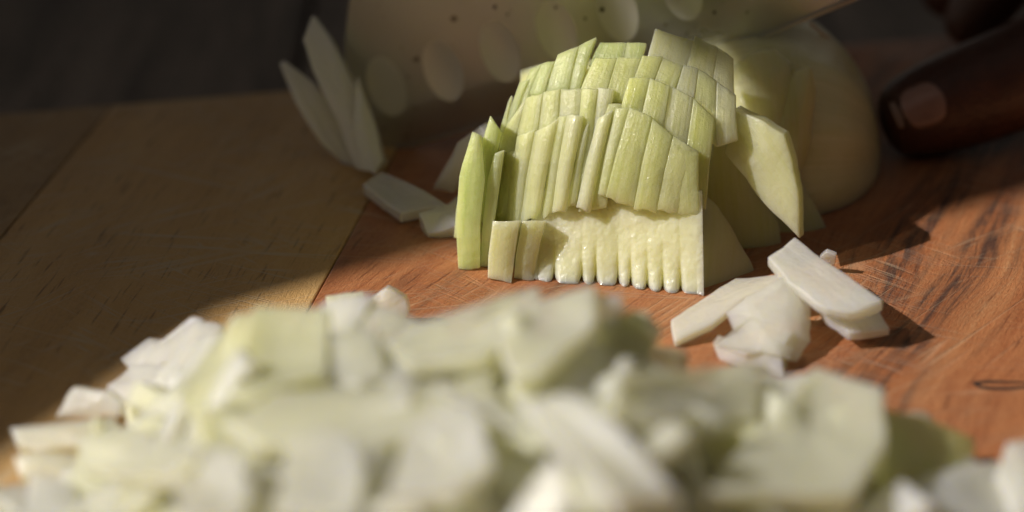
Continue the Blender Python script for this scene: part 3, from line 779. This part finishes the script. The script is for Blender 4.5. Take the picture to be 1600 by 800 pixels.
for gx in range(-30, 1660, 112):
    for gy in range(590, 840, 62):
        px, py = gx + rr.uniform(-70, 70), gy + rr.uniform(-34, 34)
        if py < sil_y(min(max(px, 0), 1600)) + 70: continue
        p = heap(px, py, rr.uniform(0.16, 0.36)); n_ = (hnorm(p) + Vector((rr.gauss(0, 0.4), rr.gauss(-0.2, 0.4), 0))).normalized()
        o = dice(p, n_, rr.uniform(0, 6.28), rr.uniform(1.1, 2.6), rr.uniform(0.35, 0.8), rr.uniform(0.13, 0.24), rr.choice(['dice', 'dice_white', 'dice_white', 'dice_green']), rr.uniform(0.05, 0.35), rr.uniform(0, 0.6), rr.uniform(-0.5, 0.5))
        tag(o, 'small pale diced onion piece lying in the blurred heap', 'onion piece', HG)
# hidden rear foot of the heap
for k in range(26):
    x = rr.uniform(-5.2, 4.8); y = rr.uniform(-6.4, -4.9)
    if x < -4.2: y -= 0.5
    z = max(mound(x, y) - 0.4, 0.2)
    if z > 2.6: continue
    o = dice(Vector((x, y, z)), Vector((rr.gauss(0, .3), 0.5 + rr.gauss(0, .3), 1)), rr.uniform(0, 6.28), rr.uniform(1.1, 2.0), rr.uniform(0.7, 1.1), 0.4, rr.choice(['dice', 'dice_green']), 0.1, 0.3)
    tag(o, 'small pale diced onion piece lying in the blurred heap', 'onion piece', HG)

# pieces one can tell apart, on the heap's surface: corners (px, py, lift above the heap)
hero_list, short = [], {}
SHORT = ['sloping yellow-green slab', 'broad yellow-green slab', 'squarish pale piece', 'tilted crest slab', 'pointed crest slab', 'greenish crest flake', 'wide pale wedge',
         'very long slab', 'long blocky piece', 'greyish white piece', 'white triangular slab', 'shaded green side slab', 'long white strip', 'white curved piece', 'white upright block',
         'flat corner piece', 'bright white lump', 'grey white slab', 'soft pale slab']
def hp(pts, T, mat, label, bulge=0.05, nrm=None, up=0.04):
    P = [heap(a, b_, c + up) for a, b_, c in pts]
    q3 = [(a[0], a[1], P[i].y) for i, a in enumerate(pts)]
    o = tag(plate(q3, T, mat, 'diced_onion', bulge=bulge, bev=0.06, nrm=nrm), label, 'onion piece', HG)
    hero_list.append(o); short[o.name] = SHORT[len(hero_list) - 1]
    return o
hp([(366, 490, .1), (420, 486, .1), (430, 520, .2), (352, 668, .2), (290, 650, .2), (282, 600, .1), (330, 540, .1)], 0.28, 'dice_green', 'long yellow-green slab sloping down the left end of the heap', .08)
hp([(400, 500, .1), (520, 505, .2), (512, 610, .3), (402, 640, .3), (362, 640, .2)], 0.26, 'dice_green', 'broad yellow-green slab right of the sloping one on the heap', .08)
hp([(512, 522, .45), (592, 512, .45), (606, 585, .4), (560, 602, .4), (520, 590, .4)], 0.25, 'dice', 'squarish pale piece below the upright square on the heap', .05)
hp([(604, 560, .2), (650, 530, .2), (770, 490, .2), (846, 474, .1), (850, 500, .2), (760, 580, .3), (640, 588, .3)], 0.25, 'dice', 'pale slab tilted along the heap crest, left of the pointed one', .05)
hp([(780, 560, .5), (850, 486, .3), (932, 460, .3), (934, 520, .4), (850, 600, .5), (800, 606, .5)], 0.22, 'dice', 'pointed pale slab at the top of the heap crest', .04)
hp([(935, 500, .1), (990, 484, .1), (1036, 512, .1), (1014, 568, .1), (940, 545, .2)], 0.19, 'strip_pale', 'greenish translucent flake jutting right from the heap crest', .03)
hp([(800, 606, .3), (930, 540, .3), (1010, 570, .2), (1048, 596, .1), (1040, 608, .1), (900, 626, .3), (820, 636, .3)], 0.25, 'dice', 'wide pale wedge under the crest of the heap', .05)
hp([(350, 660, .5), (430, 612, .5), (600, 602, .5), (760, 590, .3), (790, 625, .4), (600, 690, .5), (400, 690, .5)], 0.31, 'dice', 'very long pale slab lying across the middle of the heap', .06)
hp([(948, 616, .5), (1140, 598, .4), (1170, 604, .4), (1168, 676, .5), (1010, 682, .6), (940, 660, .6)], 0.31, 'dice', 'long blocky piece lying level on the right shoulder of the heap', .06)
hp([(1168, 610, .2), (1262, 606, .2), (1300, 630, .3), (1200, 668, .3), (1168, 660, .2)], 0.25, 'dice_white', 'greyish white piece right of the long blocky one', .05)
hp([(1268, 602, .2), (1376, 634, .5), (1380, 720, .6), (1330, 800, .7), (1100, 800, .7), (1150, 730, .6), (1220, 660, .5)], 0.31, 'dice', 'large white triangular slab at the right of the heap', .10)
hp([(1376, 634, .45), (1450, 652, .2), (1526, 682, .1), (1522, 736, .1), (1440, 760, .3), (1380, 760, .5)], 0.22, 'strip', 'shaded green side slab sloping right from the white triangle', .05)
hp([(810, 650, .6), (880, 640, .6), (960, 690, .7), (1060, 800, .8), (960, 815, .8), (900, 740, .7)], 0.28, 'dice_white', 'long white strip running down towards the camera, middle of the heap', .08)
hp([(690, 655, .5), (745, 650, .5), (775, 740, .6), (720, 790, .6), (610, 800, .6), (640, 700, .5)], 0.25, 'dice_white', 'white curved piece left of the long white strip', .10)
hp([(452, 716, .3), (500, 694, .35), (556, 700, .35), (572, 760, .4), (560, 830, .4), (430, 826, .4)], 0.24, 'dice_white', 'white upright block at the bottom left of the heap', .08)
hp([(1440, 745, .3), (1500, 725, .3), (1580, 720, .3), (1600, 820, .3), (1380, 830, .4), (1390, 780, .4)], 0.28, 'dice_white', 'white flat piece in the bottom right corner', .08)
hp([(1572, 690, .5), (1640, 680, .5), (1660, 800, .5), (1585, 800, .5), (1558, 740, .5)], 0.31, 'dice_white', 'bright white lump cut off by the right edge of the photo', .12)
hp([(262, 742, .3), (310, 722, .3), (372, 728, .3), (400, 780, .35), (380, 840, .4), (300, 836, .4)], 0.25, 'dice_white', 'grey white slab beside the upright block', .06)
hp([(130, 700, .3), (230, 690, .3), (330, 720, .4), (280, 770, .4), (140, 750, .3)], 0.25, 'dice', 'soft pale slab at the left foot of the heap', .06)

# say which piece is which: its look and the larger piece it lies by
heroes = [(k.matrix_world.translation if False else Vector(k.location), k) for k in hero_list]
for o, L_, W_, T_, mt in small_list:
    h = min(heroes, key=lambda hh_: (hh_[0] - o.location).length)
    dl = o.location - h[0]
    side = ('left of' if dl.x < 0 else 'right of') if abs(dl.x) > 0.7 * abs(dl.y) else ('behind' if dl.y > 0 else 'in front of')
    look = ('long' if L_ > 2.1 else 'short' if L_ < 1.55 else 'middling') + (' narrow' if W_ < 0.72 else ' broad' if W_ > 0.98 else '') \
        + {'dice': ' pale', 'dice_white': ' white', 'dice_green': ' yellow-green'}[mt]
    o['label'] = look + ' onion piece ' + side + ' the ' + short[h[1].name]

same = {}
for o, *_ in small_list: same.setdefault(o['label'], []).append(o)
for lab, os_ in same.items():
    if len(os_) > 1:
        os_.sort(key=lambda k: k.location.x / (k.location.y - CAM.y * S))
        for k, o in enumerate(os_):
            o['label'] = ('leftmost ' if k == 0 else 'rightmost ' if k == len(os_) - 1 else 'middle ' if len(os_) == 3 else ('second ', 'third ', 'fourth ', 'fifth ')[k - 1]) + lab

# separate pieces lying at the left foot, nearly in focus
loose([(510, 462, -2.6), (568, 453, -2.6), (574, 500, -2.9), (570, 525, -3.2), (516, 520, -3.2)], 0.3, 'strip_pale', 'upright square onion piece with a bright glint behind the heap crest', 'diced_onion', 'onion piece', bulge=0.03)
def foot(pts, T, mat, label, **kw): return loose(pts, T, mat, label, 'diced_onion', 'onion piece', hh=True, **kw)
foot([(190, 560, .3), (232, 526, .55), (256, 532, .6), (300, 494, 1.0), (320, 498, 1.0), (262, 562, .65), (204, 604, .2), (198, 572, .3)], 0.18, 'dice_white', 'thin jagged pinkish white onion sheet at the left of the heap', bulge=0.03)
foot([(240, 590, .7), (308, 500, 1.2), (346, 502, 1.25), (350, 524, 1.15), (310, 568, .9), (262, 610, .6)], 0.22, 'dice_white', 'sparkling broad onion sheet overlapping the jagged one', bulge=0.05)
foot([(166, 600, .3), (206, 570, .42), (260, 570, .6), (272, 600, .55), (214, 640, .2), (168, 636, .16)], 0.2, 'dice_white', 'square thin onion sheet lying below the jagged one', bulge=0.04)
foot([(84, 652, .2), (116, 606, .65), (166, 612, .65), (190, 630, .5), (186, 652, .3)], 0.2, 'dice_white', 'glinting wet onion flake at the far left of the heap', bulge=0.05)
foot([(14, 668, .5), (60, 664, .55), (180, 650, .6), (200, 690, .5), (60, 700, .38), (30, 694, .38)], 0.38, 'dice', 'long flat pale piece at the far left, below the glinting flake', bulge=0.06)
foot([(196, 628, .6), (214, 622, .6), (236, 700, .1), (206, 700, .1)], 0.3, 'dice_green', 'narrow yellowish piece standing right of the glinting flake', bulge=0.05)
foot([(226, 618, .6), (248, 604, .7), (262, 640, .4), (236, 652, .3)], 0.3, 'dice_white', 'small white block beside the red gap left of the heap', bulge=0.05)
foot([(228, 650, .7), (276, 632, .8), (290, 690, .5), (234, 700, .4)], 0.4, 'dice_white', 'white chunk in front of the small white block', bulge=0.08)
foot([(256, 572, .75), (290, 566, .85), (298, 600, .7), (266, 622, .5), (258, 604, .6)], 0.3, 'dice_white', 'rounded white piece at the left end of the long yellow-green slab', bulge=0.08)
foot([(22, 716, .6), (60, 704, .65), (130, 712, .65), (120, 752, .4), (30, 748, .4)], 0.4, 'dice', 'pale lump below the long flat piece at the far left', bulge=0.08)

# ------------------------------------------------------------------ the hand
def skin_body(chains, name, mat, sub=2):
    vs, es, rad = [], [], []
    for ch in chains:
        last = ch[0]
        for pt, r_ in ch[1:]:
            vs.append(tuple(Vector(pt) * S)); rad.append(r_ * S)
            es.append((last, len(vs) - 1)) if last is not None else None
            last = len(vs) - 1
    me = bpy.data.meshes.new(name); me.from_pydata(vs, es, []); me.update()
    o = bpy.data.objects.new(name, me); col.objects.link(o)
    sk = o.modifiers.new('skin', 'SKIN')
    for i, d_ in enumerate(me.skin_vertices[0].data):
        d_.radius = (rad[i], rad[i]); d_.use_root = (i == 0); d_.use_loose = False
    sk.use_smooth_shade = True; sk.branch_smoothing = 0.4
    ss = o.modifiers.new('sub', 'SUBSURF'); ss.levels = sub; ss.render_levels = sub
    me.materials.append(mat)
    return o
Tt, Ti, Tm = aty(1412, 186, 5.6), aty(1540, 140, 6.2), aty(1690, 80, 7.2)
wr = Vector((18.5, 8.6, 3.6)); palm = Vector((11.8, 8.2, 2.9))
def fing(k, tipx, tipy, tipz, base):
    tip = Vector((tipx, tipy, tipz)); b_ = Vector(base)
    pip = b_.lerp(tip, 0.45) + Vector((0, 0.3, 2.0)); dip = b_.lerp(tip, 0.8) + Vector((-0.2, 0.2, 1.4))
    return pip, dip, tip
chains = [[None, (palm, 2.45), (wr, 2.7), (Vector((26, 10.5, 5)), 3.0), (Vector((38, 14, 8)), 3.6), (Vector((46, 16, 9)), 3.9)]]
chains.append([0, (Tm.lerp(palm, 0.5), 1.45), (Tm, 1.25), (Tm.lerp(Ti, 0.55), 1.08), (Ti, 1.06), (Ti.lerp(Tt, 0.5), 1.0), (Tt, 0.86), (Tt + (Tt - Ti).normalized() * 0.42, 0.58)])
for k, r0 in enumerate((0.84, 0.88, 0.82, 0.70)):              # four bent fingers, their tips set down on the board behind the onion
    y_ = 9.4 + 1.75 * k; o_ = (1.3, 1.1, 1.4, 1.8)[k]
    chains.append([0, (Vector((11.6, 8.6 + 1.2 * k, 3.5)), r0 * 1.3), (Vector((10.4 + o_, y_, 3.7)), r0 * 1.04), (Vector((8.9 + o_, y_ + 0.1, 2.7)), r0 * 0.92), (Vector((8.0 + o_, y_, 1.35)), r0 * 0.8), (Vector((7.75 + o_, y_, 0.8)), r0 * 0.5)])
person = skin_body(chains, 'person', M['skin'])
tag(person, 'dark-skinned hand in shade, thumb and bent fingers holding the right end of the onion', 'person')
# thumb nail, a curved plate let into the tip
axn = (Ti - Tt).normalized(); up = (Vector((0.10, -0.80, 0.60))); up = (up - axn * up.dot(axn)).normalized(); sd = axn.cross(up).normalized()
def nail(s0_, s1_, r_off, half, mat, name):
    vs, fs = [], []; nu, nv = 10, 10
    for j in range(nv + 1):
        s_ = s0_ + (s1_ - s0_) * j / nv
        t_ = j / nv; wscale = max(0.05, 1 - abs(2 * t_ - 1) ** 3.2) ** 0.5
        rad = 0.80 + 0.17 * min(1, max(0, s_ + 0.1) / 1.0)
        for i in range(nu + 1):
            a = (i / nu - 0.5) * 2 * half * wscale
            vs.append(Tt + axn * s_ + (up * math.cos(a) + sd * math.sin(a)) * (rad + r_off))
    for j in range(nv):
        for i in range(nu): q = j * (nu + 1) + i; fs.append((q, q + 1, q + nu + 2, q + nu + 1))
    o = link(name, mesh(name, vs, fs), mat)
    so = o.modifiers.new('solid', 'SOLIDIFY'); so.thickness = 0.05 * S; so.offset = 0
    o.parent = person
    return o
nail(-0.28, 0.54, 0.005, 0.50, M['nail'], 'fingernail')
nail(-0.46, -0.31, -0.05, 0.36, M['nail_tip'], 'nail_edge')

# unseen clothed arm and body of the cook, added to cut sky light
m, t, p, N = new_mat('dark_cloth'); ge = t.nodes.new('ShaderNodeNewGeometry')
t.links.new(ramp(t, noise_tex(t, ge.outputs['Position'], 300, 3), [(0.3, (0.012, 0.012, 0.014)), (0.7, (0.024, 0.023, 0.026))]), p.inputs['Base Color']); p.inputs['Roughness'].default_value = 0.9
path = [((20.5, 9.2, 4.2), 3.3), ((28, 11.2, 5.6), 3.8), ((38, 14, 8), 4.6), ((47, 16.5, 10), 5.4), ((52, 12, 26), 6.2), ((54, 6, 42), 8.0)]
vs, fs = [], []
for i, (c, r_) in enumerate(path):
    c = Vector(c); nxt = Vector(path[min(i + 1, len(path) - 1)][0]); prv = Vector(path[max(i - 1, 0)][0]); ax_ = (nxt - prv).normalized()
    e1 = ax_.cross(Vector((0, 1, 0.2))).normalized(); e2 = ax_.cross(e1)
    for k in range(16):
        a = k / 16 * 2 * math.pi; r2 = r_ * (1 + 0.06 * math.sin(5 * a + i))
        vs.append(c + e1 * (r2 * math.cos(a)) + e2 * (r2 * math.sin(a)))
for i in range(len(path) - 1):
    for k in range(16): fs.append((i * 16 + k, i * 16 + (k + 1) % 16, i * 16 + 16 + (k + 1) % 16, i * 16 + 16 + k))
o = link('sleeve', mesh('sleeve', vs, fs), m); o.parent = person
vs, fs = [], []
for i, (z, rx, ry) in enumerate([(-30, 12, 19), (-10, 12, 20), (10, 12.5, 22), (28, 13, 24), (42, 12, 25), (50, 9, 20), (55, 6, 8), (58, 5.5, 6)]):
    for k in range(24):
        a = k / 24 * 2 * math.pi
        vs.append(Vector((56 + rx * math.cos(a), -6 + ry * math.sin(a), z)))
for i in range(7):
    for k in range(24): fs.append((i * 24 + k, i * 24 + (k + 1) % 24, i * 24 + 24 + (k + 1) % 24, i * 24 + 24 + k))
fs += [tuple(range(24)), tuple(range(168, 192))]
o = link('shirt', mesh('shirt', vs, fs), m); o.parent = person
